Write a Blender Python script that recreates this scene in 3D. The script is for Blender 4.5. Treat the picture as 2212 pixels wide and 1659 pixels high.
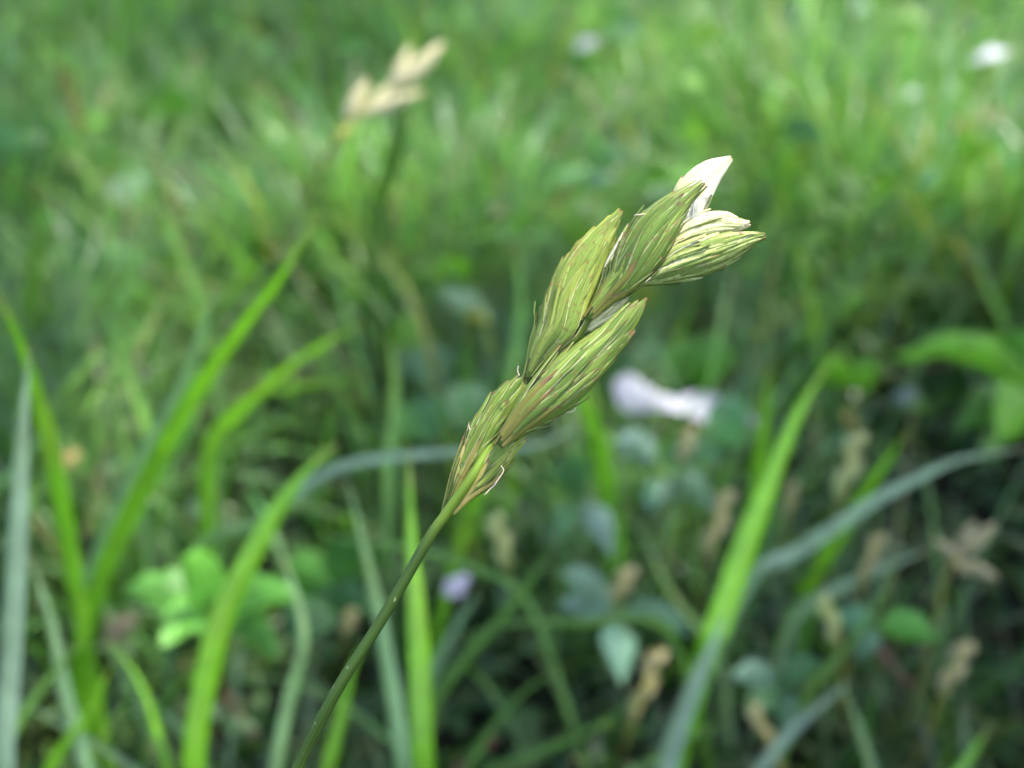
import bpy, math, random
import numpy as np
from mathutils import Vector, Matrix, noise

for o in list(bpy.data.objects):
    bpy.data.objects.remove(o, do_unlink=True)
scene = bpy.context.scene
COL = scene.collection
random.seed(11)
rng = np.random.default_rng(11)

# ------------------------------------------------------------------ camera
CAM_H, PITCH, LENS = 0.26, math.radians(29.0), 38.0
cam_data = bpy.data.cameras.new("camera")
cam_data.lens = LENS
cam_data.sensor_width = 36.0
cam_data.clip_start = 0.005
cam_data.clip_end = 500.0
cam_data.dof.use_dof = True
FOCUS = 0.095
cam_data.dof.focus_distance = FOCUS
cam_data.dof.aperture_fstop = 38.0 / 2.3           # an opening 2.3 mm wide
cam_data.dof.aperture_blades = 0
cam = bpy.data.objects.new("camera", cam_data)
cam.location = (0, 0, CAM_H)
cam.rotation_euler = (math.radians(90) - PITCH, 0, 0)
COL.objects.link(cam)
scene.camera = cam

# ------------------------------------------------------------------ sky, sun, exposure
SUN_EL, SUN_AZ = math.radians(64), math.radians(72)   # azimuth clockwise from +Y (away from the camera, to the right)
world = bpy.data.worlds.new("World")
scene.world = world
world.use_nodes = True
wn = world.node_tree
bg = wn.nodes["Background"]
sky = wn.nodes.new("ShaderNodeTexSky")
sky.sky_type = 'NISHITA'
sky.sun_disc = False
sky.sun_elevation = SUN_EL
sky.sun_rotation = SUN_AZ
sky.air_density = 1.0
sky.dust_density = 2.5
sky.ozone_density = 1.0
wn.links.new(sky.outputs[0], bg.inputs[0])
bg.inputs[1].default_value = 0.15
sun_data = bpy.data.lights.new("sun", 'SUN')
sun_data.energy = 3.0
sun_data.angle = math.radians(0.53)
sun_data.color = (1.0, 0.96, 0.90)
sun = bpy.data.objects.new("sun", sun_data)
sd = Vector((math.sin(SUN_AZ) * math.cos(SUN_EL), math.cos(SUN_AZ) * math.cos(SUN_EL), math.sin(SUN_EL)))
sun.rotation_euler = (-sd).to_track_quat('-Z', 'Y').to_euler()
sun.location = (0, 0, 3)
COL.objects.link(sun)
vs = scene.view_settings
vs.view_transform = 'Standard'
vs.look = 'None'
vs.exposure = 2.32
vs.gamma = 1.0
scene.cycles.use_denoising = True
scene.cycles.max_bounces = 5
scene.cycles.use_adaptive_sampling = True
scene.cycles.adaptive_threshold = 0.04
scene.cycles.caustics_reflective = False
scene.cycles.caustics_refractive = False
scene.cycles.transmission_bounces = 4
scene.cycles.diffuse_bounces = 2
scene.cycles.glossy_bounces = 2

# ------------------------------------------------------------------ geometry helpers
FPX = 2212 / 36.0 * LENS
SP, CP = math.sin(PITCH), math.cos(PITCH)

def ground_z(x, y):
    hollow = -0.045 * math.exp(-(((x - .17) / .085) ** 2 + ((y - .30) / .11) ** 2))  # dip added so the lower right falls into deeper shade
    return hollow + 0.006 * noise.noise(Vector((x * 6, y * 6, 3.1))) + 0.002 * noise.noise(Vector((x * 31, y * 31, 7.7)))

def P(px, py, d):
    """A spot in the place: sight line (px, py of a 2212 x 1659 frame) at d metres along the lens axis."""
    u, v = (px - 1106) / FPX, (py - 829.5) / FPX
    return Vector((u * d, d * (CP - v * SP), CAM_H - d * (SP + v * CP)))

def ground_d(px, py):
    v = (py - 829.5) / FPX
    return CAM_H / (SP + v * CP)

VIEW = Vector((0, 0, CAM_H))

def link(name, me, parent=None):
    o = bpy.data.objects.new(name, me)
    COL.objects.link(o)
    if parent is not None:
        o.parent = parent
        o.matrix_parent_inverse = Matrix.Identity(4)
        # parts are modelled in world coordinates: bring them into the parent's frame
        o.location = -parent.location
    return o

def empty(name, loc, label, cat, group=None):
    o = bpy.data.objects.new(name, None)
    o.empty_display_size = 0.01
    o.location = loc
    COL.objects.link(o)
    tag(o, label, cat, group)
    return o

def tag(o, label, cat, group=None):
    o["label"] = label
    o["category"] = cat
    if group:
        o["group"] = group

def mesh(name, verts, faces, mat, uvs=None, cols=None, smooth=True):
    me = bpy.data.meshes.new(name)
    me.from_pydata([tuple(v) for v in verts], [], faces)
    me.materials.append(mat)
    if uvs is not None:
        lay = me.uv_layers.new(name="uv")
        idx = np.empty(len(me.loops), dtype=np.int32)
        me.loops.foreach_get("vertex_index", idx)
        lay.data.foreach_set("uv", np.asarray(uvs, dtype=np.float32)[idx].ravel())
    if cols is not None:
        ca = me.color_attributes.new("tint", 'FLOAT_COLOR', 'POINT')
        c = np.ones((len(verts), 4), dtype=np.float32)
        c[:, :3] = np.asarray(cols, dtype=np.float32)
        ca.data.foreach_set("color", c.ravel())
    if smooth:
        me.polygons.foreach_set("use_smooth", np.ones(len(me.polygons), dtype=bool))
    me.update()
    return me

def catmull(pts, n):
    pts = [Vector(p) for p in pts]
    if len(pts) == 2:
        return [pts[0].lerp(pts[1], i / (n - 1)) for i in range(n)]
    ext = [pts[0] * 2 - pts[1]] + pts + [pts[-1] * 2 - pts[-2]]
    out = []
    m = len(pts) - 1
    for i in range(n):
        s = i / (n - 1) * m
        k = min(int(s), m - 1)
        t = s - k
        a, b, c, d = ext[k:k + 4]
        out.append(0.5 * ((2 * b) + (c - a) * t + (2 * a - 5 * b + 4 * c - d) * t * t + (3 * b - a - 3 * c + d) * t ** 3))
    return out

def ribbon(path, width, roll=0.0, twist=0.0, fold=0.35, taper='blade', cross=5):
    """A leaf blade along a path (base first): folded along the midrib, tapering to its tip."""
    n = len(path)
    V, F, UV = [], [], []
    ref = None
    for i, p in enumerate(path):
        t = i / (n - 1)
        tan = (path[min(i + 1, n - 1)] - path[max(i - 1, 0)]).normalized()
        if ref is None:
            ref = tan.cross((p - VIEW).normalized()).normalized()
        ref = (ref - tan * ref.dot(tan)).normalized()
        side = Matrix.Rotation(roll + twist * t, 3, tan) @ ref
        nor = side.cross(tan).normalized()
        if taper == 'blade':
            w = width * (0.62 + 0.38 * min(1, t * 3)) * (1 - max(0, (t - 0.45) / 0.55) ** 1.7)
        elif taper == 'leaf':
            w = width * max(0.0, (math.sin(math.pi * t ** 0.75)) ** 0.8)
        elif taper == 'lance':
            w = width * max(0.0, (math.sin(math.pi * t ** 0.85)) ** 1.15)
        elif taper == 'waist':
            w = width * max(0.0, (math.sin(math.pi * t ** 0.6)) ** 0.6) * (.80 + .20 * math.cos(t * 11.5))
        elif taper == 'heart':
            w = width * max(0.0, (1 - t) ** 0.62 * (1 - (1 - min(1, t / 0.16)) ** 2) ** 0.5)
        else:
            w = width * (1 - 0.5 * t)
        w = max(w, width * 0.015)
        for j in range(cross):
            q = j / (cross - 1) * 2 - 1
            V.append(p + side * (q * w / 2) + nor * (fold * w / 2 * (abs(q) ** 1.3) ))
            UV.append((q * 0.5 + 0.5, t))
    for i in range(n - 1):
        for j in range(cross - 1):
            a = i * cross + j
            F.append((a, a + 1, a + cross + 1, a + cross))
    return V, F, UV

def tube(path, radii, sides=8, tri=0.0):
    n = len(path)
    V, F, UV = [], [], []
    ref = Vector((0.3, 0.1, 1))
    for i, p in enumerate(path):
        tan = (path[min(i + 1, n - 1)] - path[max(i - 1, 0)]).normalized()
        ref = ref - tan * ref.dot(tan)
        if ref.length < 1e-4:
            ref = tan.orthogonal()
        ref.normalize()
        b = tan.cross(ref)
        for j in range(sides):
            a = 2 * math.pi * j / sides
            r = radii[i] * (1 + tri * math.cos(3 * a))
            V.append(p + (ref * math.cos(a) + b * math.sin(a)) * r)
            UV.append((j / sides, i / (n - 1)))
    for i in range(n - 1):
        for j in range(sides):
            a, b2 = i * sides + j, i * sides + (j + 1) % sides
            F.append((a, b2, b2 + sides, a + sides))
    F.append(tuple(range(sides))[::-1])
    F.append(tuple((n - 1) * sides + j for j in range(sides)))
    return V, F, UV

# ------------------------------------------------------------------ materials
def new_mat(name):
    m = bpy.data.materials.new(name)
    m.use_nodes = True
    nt = m.node_tree
    for nd in list(nt.nodes):
        nt.nodes.remove(nd)
    return m, nt, nt.nodes.new, nt.links.new

def leaf_material(name, rough=0.42, translucency=0.35, vein=26.0, spec=0.5, vein_amt=0.25, bump=0.25, trans_tint=(1.15, 1.35, 0.45), midrib=False):
    m, nt, N, L = new_mat(name)
    out = N("ShaderNodeOutputMaterial")
    att = N("ShaderNodeAttribute"); att.attribute_name = "tint"
    uv = N("ShaderNodeUVMap"); uv.uv_map = "uv"
    sep = N("ShaderNodeSeparateXYZ"); L(uv.outputs[0], sep.inputs[0])
    # parallel veins across the blade
    mul = N("ShaderNodeMath"); mul.operation = 'MULTIPLY'; mul.inputs[1].default_value = vein * 2 * math.pi
    L(sep.outputs[0], mul.inputs[0])
    sn = N("ShaderNodeMath"); sn.operation = 'SINE'; L(mul.outputs[0], sn.inputs[0])
    geo = N("ShaderNodeNewGeometry")
    ns = N("ShaderNodeTexNoise"); ns.inputs["Scale"].default_value = 160; ns.inputs["Detail"].default_value = 5
    L(geo.outputs["Position"], ns.inputs["Vector"])
    ad = N("ShaderNodeMath"); ad.operation = 'MULTIPLY_ADD'; ad.inputs[1].default_value = 0.5 * vein_amt; ad.inputs[2].default_value = 0.78
    L(sn.outputs[0], ad.inputs[0])
    mr = N("ShaderNodeMapRange"); mr.inputs[1].default_value = 0.3; mr.inputs[2].default_value = 0.75
    mr.inputs[3].default_value = 0.75; mr.inputs[4].default_value = 1.25
    L(ns.outputs[0], mr.inputs[0])
    pr = N("ShaderNodeMath"); pr.operation = 'MULTIPLY'; L(ad.outputs[0], pr.inputs[0]); L(mr.outputs[0], pr.inputs[1])
    sc = N("ShaderNodeVectorMath"); sc.operation = 'SCALE'; L(att.outputs["Color"], sc.inputs[0]); L(pr.outputs[0], sc.inputs["Scale"])
    if midrib:
        ma = N("ShaderNodeMath"); ma.operation = 'SUBTRACT'; ma.inputs[1].default_value = .5; L(sep.outputs[0], ma.inputs[0])
        mb = N("ShaderNodeMath"); mb.operation = 'ABSOLUTE'; L(ma.outputs[0], mb.inputs[0])
        mc = N("ShaderNodeMapRange"); mc.inputs[1].default_value = .03; mc.inputs[2].default_value = .09; mc.inputs[3].default_value = .55; mc.inputs[4].default_value = 0
        L(mb.outputs[0], mc.inputs[0])
        rib = N("ShaderNodeMix"); rib.data_type = 'RGBA'; L(mc.outputs[0], rib.inputs[0]); L(sc.outputs[0], rib.inputs[6]); rib.inputs[7].default_value = (.24, .32, .10, 1)
        # withered tip and yellowed patches
        md = N("ShaderNodeMath"); md.operation = 'MULTIPLY_ADD'; md.inputs[1].default_value = .3; L(ns.outputs[0], md.inputs[0]); L(sep.outputs[1], md.inputs[2])
        me_ = N("ShaderNodeMapRange"); me_.inputs[1].default_value = 1.06; me_.inputs[2].default_value = 1.16; me_.inputs[4].default_value = .8; L(md.outputs[0], me_.inputs[0])
        wi = N("ShaderNodeMix"); wi.data_type = 'RGBA'; L(me_.outputs[0], wi.inputs[0]); L(rib.outputs[2], wi.inputs[6]); wi.inputs[7].default_value = (.26, .19, .08, 1)
        nb = N("ShaderNodeTexNoise"); nb.inputs["Scale"].default_value = 28; L(geo.outputs["Position"], nb.inputs["Vector"])
        mf = N("ShaderNodeMapRange"); mf.inputs[1].default_value = .55; mf.inputs[2].default_value = .75; mf.inputs[4].default_value = .35; L(nb.outputs[0], mf.inputs[0])
        ye = N("ShaderNodeMix"); ye.data_type = 'RGBA'; L(mf.outputs[0], ye.inputs[0]); L(wi.outputs[2], ye.inputs[6]); ye.inputs[7].default_value = (.22, .27, .05, 1)
        sc = ye; scout = ye.outputs[2]
    else:
        scout = sc.outputs[0]
    bs = N("ShaderNodeBsdfPrincipled")
    L(scout, bs.inputs["Base Color"])
    bs.inputs["Roughness"].default_value = rough
    bs.inputs["Specular IOR Level"].default_value = spec
    bp = N("ShaderNodeBump"); bp.inputs["Strength"].default_value = bump; bp.inputs["Distance"].default_value = 0.0003
    L(pr.outputs[0], bp.inputs["Height"]); L(bp.outputs[0], bs.inputs["Normal"])
    tr = N("ShaderNodeBsdfTranslucent")
    tt = N("ShaderNodeVectorMath"); tt.operation = 'MULTIPLY'; tt.inputs[1].default_value = trans_tint
    L(scout, tt.inputs[0]); L(tt.outputs[0], tr.inputs[0])
    mx = N("ShaderNodeMixShader"); mx.inputs[0].default_value = translucency
    L(bs.outputs[0], mx.inputs[1]); L(tr.outputs[0], mx.inputs[2]); L(mx.outputs[0], out.inputs[0])
    return m

def scale_material(name, streak, edge, tip, tip_from, fleck, transl):
    """A sedge scale: streaked body, thin dry margin, brown tip.  uv.x runs across, uv.y from foot to tip."""
    m, nt, N, L = new_mat(name)
    out = N("ShaderNodeOutputMaterial")
    uv = N("ShaderNodeUVMap"); uv.uv_map = "uv"
    sep = N("ShaderNodeSeparateXYZ"); L(uv.outputs[0], sep.inputs[0])
    info = N("ShaderNodeObjectInfo")
    off = N("ShaderNodeVectorMath"); off.operation = 'MULTIPLY_ADD'
    off.inputs[1].default_value = (13.0, 1.0, 1.0)
    comb = N("ShaderNodeCombineXYZ")
    r60 = N("ShaderNodeMath"); r60.operation = 'MULTIPLY'; r60.inputs[1].default_value = 61.0; L(info.outputs["Random"], r60.inputs[0])
    L(r60.outputs[0], comb.inputs[0]); L(r60.outputs[0], comb.inputs[1])
    L(uv.outputs[0], off.inputs[0]); L(comb.outputs[0], off.inputs[2])
    ns = N("ShaderNodeTexNoise"); ns.inputs["Scale"].default_value = 1.6; ns.inputs["Detail"].default_value = 4; ns.inputs["Roughness"].default_value = 0.65
    L(off.outputs[0], ns.inputs["Vector"])
    cr = N("ShaderNodeValToRGB")
    e = cr.color_ramp.elements
    e[0].position = 0.22; e[0].color = (*streak[0], 1)
    e[1].position = 0.80; e[1].color = (*streak[2], 1)
    k = e.new(0.5); k.color = (*streak[1], 1)
    L(ns.outputs[0], cr.inputs[0])
    # per-scale brightness
    mr0 = N("ShaderNodeMapRange"); mr0.inputs[3].default_value = 0.78; mr0.inputs[4].default_value = 1.22
    L(info.outputs["Random"], mr0.inputs[0])
    sc = N("ShaderNodeVectorMath"); sc.operation = 'SCALE'; L(cr.outputs[0], sc.inputs[0]); L(mr0.outputs[0], sc.inputs["Scale"])
    # dry margin
    c1 = N("ShaderNodeMath"); c1.operation = 'SUBTRACT'; c1.inputs[1].default_value = 0.5; L(sep.outputs[0], c1.inputs[0])
    c2 = N("ShaderNodeMath"); c2.operation = 'ABSOLUTE'; L(c1.outputs[0], c2.inputs[0])
    m1 = N("ShaderNodeMapRange"); m1.inputs[1].default_value = 0.38; m1.inputs[2].default_value = 0.47; m1.interpolation_type = 'SMOOTHSTEP'
    L(c2.outputs[0], m1.inputs[0])
    mixa = N("ShaderNodeMix"); mixa.data_type = 'RGBA'; L(m1.outputs[0], mixa.inputs[0]); L(sc.outputs[0], mixa.inputs[6]); mixa.inputs[7].default_value = (*edge, 1)
    # brown tip, ragged
    nt2 = N('ShaderNodeTexNoise'); nt2.inputs['Scale'].default_value = 900; geo0 = N('ShaderNodeNewGeometry'); L(geo0.outputs['Position'], nt2.inputs['Vector'])
    t0 = N("ShaderNodeMath"); t0.operation = 'MULTIPLY_ADD'; t0.inputs[1].default_value = 0.35; L(nt2.outputs[0], t0.inputs[0]); L(sep.outputs[1], t0.inputs[2])
    m2 = N("ShaderNodeMapRange"); m2.inputs[1].default_value = tip_from + 0.17; m2.inputs[2].default_value = tip_from + 0.30; m2.interpolation_type = 'SMOOTHSTEP'
    L(t0.outputs[0], m2.inputs[0])
    mixb = N("ShaderNodeMix"); mixb.data_type = 'RGBA'; L(m2.outputs[0], mixb.inputs[0]); L(mixa.outputs[2], mixb.inputs[6]); mixb.inputs[7].default_value = (*tip, 1)
    # rusty flecks
    geo = N("ShaderNodeNewGeometry")
    nf = N("ShaderNodeTexNoise"); nf.inputs["Scale"].default_value = 2600; nf.inputs["Detail"].default_value = 3
    L(geo.outputs["Position"], nf.inputs["Vector"])
    m3 = N("ShaderNodeMapRange"); m3.inputs[1].default_value = 0.60; m3.inputs[2].default_value = 0.66; m3.inputs[4].default_value = fleck * 1.5
    L(nf.outputs[0], m3.inputs[0])
    mixc = N("ShaderNodeMix"); mixc.data_type = 'RGBA'; L(m3.outputs[0], mixc.inputs[0]); L(mixb.outputs[2], mixc.inputs[6]); mixc.inputs[7].default_value = (0.17, 0.085, 0.035, 1)
    bs = N("ShaderNodeBsdfPrincipled")
    L(mixc.outputs[2], bs.inputs["Base Color"])
    bs.inputs["Roughness"].default_value = 0.5
    bs.inputs["Specular IOR Level"].default_value = 0.25
    bp = N("ShaderNodeBump"); bp.inputs["Strength"].default_value = 0.5; bp.inputs["Distance"].default_value = 0.0001
    L(ns.outputs[0], bp.inputs["Height"]); L(bp.outputs[0], bs.inputs["Normal"])
    tr = N("ShaderNodeBsdfTranslucent"); L(mixc.outputs[2], tr.inputs[0])
    mx = N("ShaderNodeMixShader"); mx.inputs[0].default_value = transl
    L(bs.outputs[0], mx.inputs[1]); L(tr.outputs[0], mx.inputs[2]); L(mx.outputs[0], out.inputs[0])
    return m

def stem_material(name, c0, c1, top=None):
    m, nt, N, L = new_mat(name)
    out = N("ShaderNodeOutputMaterial")
    geo = N("ShaderNodeNewGeometry")
    uv = N("ShaderNodeUVMap"); uv.uv_map = "uv"
    mp = N("ShaderNodeMapping"); mp.inputs["Scale"].default_value = (14, 3.0, 1); L(uv.outputs[0], mp.inputs[0])
    ns = N("ShaderNodeTexNoise"); ns.inputs["Scale"].default_value = 2.0; ns.inputs["Detail"].default_value = 5; L(mp.outputs[0], ns.inputs["Vector"])
    cr = N("ShaderNodeValToRGB"); cr.color_ramp.elements[0].position = 0.3; cr.color_ramp.elements[1].position = 0.72
    cr.color_ramp.elements[0].color = (*c0, 1); cr.color_ramp.elements[1].color = (*c1, 1)
    L(ns.outputs[0], cr.inputs[0])
    nf = N("ShaderNodeTexNoise"); nf.inputs["Scale"].default_value = 1800; nf.inputs["Detail"].default_value = 2; L(geo.outputs["Position"], nf.inputs["Vector"])
    m3 = N("ShaderNodeMapRange"); m3.inputs[1].default_value = 0.68; m3.inputs[2].default_value = 0.74; m3.inputs[4].default_value = 0.5
    L(nf.outputs[0], m3.inputs[0])
    mixc = N("ShaderNodeMix"); mixc.data_type = 'RGBA'; L(m3.outputs[0], mixc.inputs[0]); L(cr.outputs[0], mixc.inputs[6]); mixc.inputs[7].default_value = (0.35, 0.34, 0.2, 1)
    if top is not None:           # the culm yellows where it enters the spike
        sp_ = N("ShaderNodeSeparateXYZ"); L(uv.outputs[0], sp_.inputs[0])
        mt = N("ShaderNodeMapRange"); mt.inputs[1].default_value = .40; mt.inputs[2].default_value = .49; L(sp_.outputs[1], mt.inputs[0])
        mq = N("ShaderNodeMix"); mq.data_type = 'RGBA'; L(mt.outputs[0], mq.inputs[0]); L(mixc.outputs[2], mq.inputs[6]); mq.inputs[7].default_value = (*top, 1)
        mixc = mq
    bs = N("ShaderNodeBsdfPrincipled"); L(mixc.outputs[2], bs.inputs["Base Color"])
    bs.inputs["Roughness"].default_value = 0.6; bs.inputs["Specular IOR Level"].default_value = 0.25
    bp = N("ShaderNodeBump"); bp.inputs["Strength"].default_value = 0.4; bp.inputs["Distance"].default_value = 0.0001
    L(ns.outputs[0], bp.inputs["Height"]); L(bp.outputs[0], bs.inputs["Normal"])
    L(bs.outputs[0], out.inputs[0])
    return m

def soil_material():
    m, nt, N, L = new_mat("soil")
    out = N("ShaderNodeOutputMaterial")
    geo = N("ShaderNodeNewGeometry")
    ns = N("ShaderNodeTexNoise"); ns.inputs["Scale"].default_value = 45; ns.inputs["Detail"].default_value = 8; ns.inputs["Roughness"].default_value = 0.7
    L(geo.outputs["Position"], ns.inputs["Vector"])
    cr = N("ShaderNodeValToRGB"); e = cr.color_ramp.elements
    e[0].position = 0.3; e[0].color = (0.004, 0.006, 0.003, 1)
    e[1].position = 0.75; e[1].color = (0.014, 0.014, 0.008, 1)
    L(ns.outputs[0], cr.inputs[0])
    nl = N("ShaderNodeTexNoise"); nl.inputs["Scale"].default_value = 1.3; nl.inputs["Detail"].default_value = 6
    L(geo.outputs["Position"], nl.inputs["Vector"])
    # far away, where single blades can no longer be told apart, the sheet carries the turf's colour
    ln = N("ShaderNodeVectorMath"); ln.operation = 'LENGTH'; L(geo.outputs["Position"], ln.inputs[0])
    mr = N("ShaderNodeMapRange"); mr.inputs[1].default_value = 3.0; mr.inputs[2].default_value = 5.0; L(ln.outputs["Value"], mr.inputs[0])
    c2 = N("ShaderNodeValToRGB"); c2.color_ramp.elements[0].color = (0.04, 0.075, 0.02, 1); c2.color_ramp.elements[1].color = (0.10, 0.13, 0.04, 1)
    L(nl.outputs[0], c2.inputs[0])
    mx = N("ShaderNodeMix"); mx.data_type = 'RGBA'; L(mr.outputs[0], mx.inputs[0]); L(cr.outputs[0], mx.inputs[6]); L(c2.outputs[0], mx.inputs[7])
    bs = N("ShaderNodeBsdfPrincipled"); L(mx.outputs[2], bs.inputs["Base Color"]); bs.inputs["Roughness"].default_value = 0.95; bs.inputs["Specular IOR Level"].default_value = 0.08
    bp = N("ShaderNodeBump"); bp.inputs["Strength"].default_value = 0.9; bp.inputs["Distance"].default_value = 0.004
    L(ns.outputs[0], bp.inputs["Height"]); L(bp.outputs[0], bs.inputs["Normal"])
    L(bs.outputs[0], out.inputs[0])
    return m

M_SOIL = soil_material()
M_BLADE = leaf_material("grass_blade", rough=0.29, spec=0.55, translucency=0.45, vein=9, vein_amt=0.5, bump=0.3, midrib=True)
M_LEAF = leaf_material("broad_leaf", rough=0.50, spec=0.28, translucency=0.32, vein=4, vein_amt=0.2, bump=0.3)
M_PETAL = leaf_material("pale_leaf", rough=0.55, spec=0.25, translucency=0.3, vein=5, vein_amt=0.12, bump=0.2, trans_tint=(1, 1, 0.9))  # pale leaf and petal surface, coloured by its tint
M_DRY = leaf_material("dry_leaf", rough=0.7, spec=0.12, translucency=0.15, vein=6, vein_amt=0.3, bump=0.4, trans_tint=(1.1, 0.9, 0.5))
M_STEM = stem_material("sedge_stem", (0.014, 0.034, 0.004), (0.036, 0.072, 0.007), (0.10, 0.16, 0.014))  # greens darkened to put shade on the lower stem into the colour
M_GSTEM = stem_material("green_stalk", (0.04, 0.09, 0.012), (0.09, 0.16, 0.02))
M_STALK = stem_material("pale_stalk", (0.20, 0.19, 0.03), (0.30, 0.26, 0.06))
G_STREAK = [(0.070, 0.124, 0.010), (0.145, 0.212, 0.028), (0.34, 0.38, 0.12)]
M_SCALE = scale_material("green_scale", G_STREAK, (0.50, 0.48, 0.24), (0.22, 0.135, 0.055), 0.90, 0.4, 0.22)
M_SCALE_D = scale_material("deep_green_scale", [(0.040, 0.084, 0.008), (0.085, 0.146, 0.018), (0.23, 0.29, 0.08)], (0.40, 0.40, 0.19), (0.17, 0.095, 0.045), 0.90, 0.45, 0.2)
M_SCALE_W = scale_material("white_scale", [(0.60, 0.57, 0.34), (0.76, 0.74, 0.60), (0.82, 0.81, 0.74)], (0.76, 0.74, 0.64), (0.45, 0.30, 0.24), 0.93, 0.15, 0.38)
M_SCALE_C = scale_material("cream_scale", [(0.48, 0.46, 0.14), (0.68, 0.64, 0.30), (0.76, 0.73, 0.46)], (0.70, 0.65, 0.42), (0.34, 0.2, 0.11), 0.9, 0.25, 0.3)
M_SCALE_P = scale_material("streaked_pale_scale", [(0.11, 0.17, 0.02), (0.28, 0.34, 0.08), (0.62, 0.62, 0.34)], (0.66, 0.63, 0.48), (0.30, 0.19, 0.12), 0.91, 0.3, 0.22)
M_SCALE_Y = scale_material("yellow_green_scale", [(0.10, 0.15, 0.013), (0.23, 0.28, 0.04), (0.44, 0.46, 0.14)], (0.46, 0.42, 0.18), (0.25, 0.15, 0.06), 0.92, 0.25, 0.22)
M_SCALE_B = scale_material("brown_scale", [(0.075, 0.075, 0.010), (0.15, 0.14, 0.022), (0.25, 0.24, 0.05)], (0.28, 0.2, 0.1), (0.2, 0.11, 0.05), 0.7, 0.4, 0.12)
M_SCALE_T = scale_material("tan_scale", [(0.38, 0.38, 0.15), (0.55, 0.51, 0.27), (0.68, 0.62, 0.42)], (0.55, 0.45, 0.28), (0.34, 0.20, 0.11), 0.8, 0.4, 0.25)
M_SCALE_R = scale_material("rosy_scale", [(0.20, 0.18, 0.03), (0.32, 0.27, 0.06), (0.44, 0.38, 0.13)], (0.42, 0.33, 0.14), (0.28, 0.15, 0.07), 0.85, 0.35, 0.2)
M_SCALE_K = scale_material("dull_tan_scale", [(0.14, 0.15, 0.05), (0.25, 0.23, 0.11), (0.36, 0.31, 0.18)], (0.34, 0.28, 0.16), (0.22, 0.13, 0.07), 0.85, 0.3, 0.2)
M_FIL = stem_material("filament", (0.34, 0.27, 0.17), (0.60, 0.52, 0.38))

# ------------------------------------------------------------------ ground
def build_ground():
    def axis(near, far, step):
        a = list(np.arange(-near, near + 1e-6, step))
        s, x = step, near
        up = []
        while x < far:
            s *= 1.6
            x += s
            up.append(x)
        return [-u for u in reversed(up)] + a + up
    xs = axis(1.2, 260, 0.03)
    ys = [v + 1.0 for v in axis(1.4, 260, 0.03)]
    V = []
    for y in ys:
        for x in xs:
            V.append((x, y, ground_z(x, y) if abs(x) < 4 and abs(y) < 5 else 0.0))
    w = len(xs)
    F = [(j * w + i, j * w + i + 1, (j + 1) * w + i + 1, (j + 1) * w + i) for j in range(len(ys) - 1) for i in range(w - 1)]
    o = link("ground", mesh("ground", V, F, M_SOIL))
    o["kind"] = "structure"
build_ground()

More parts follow.
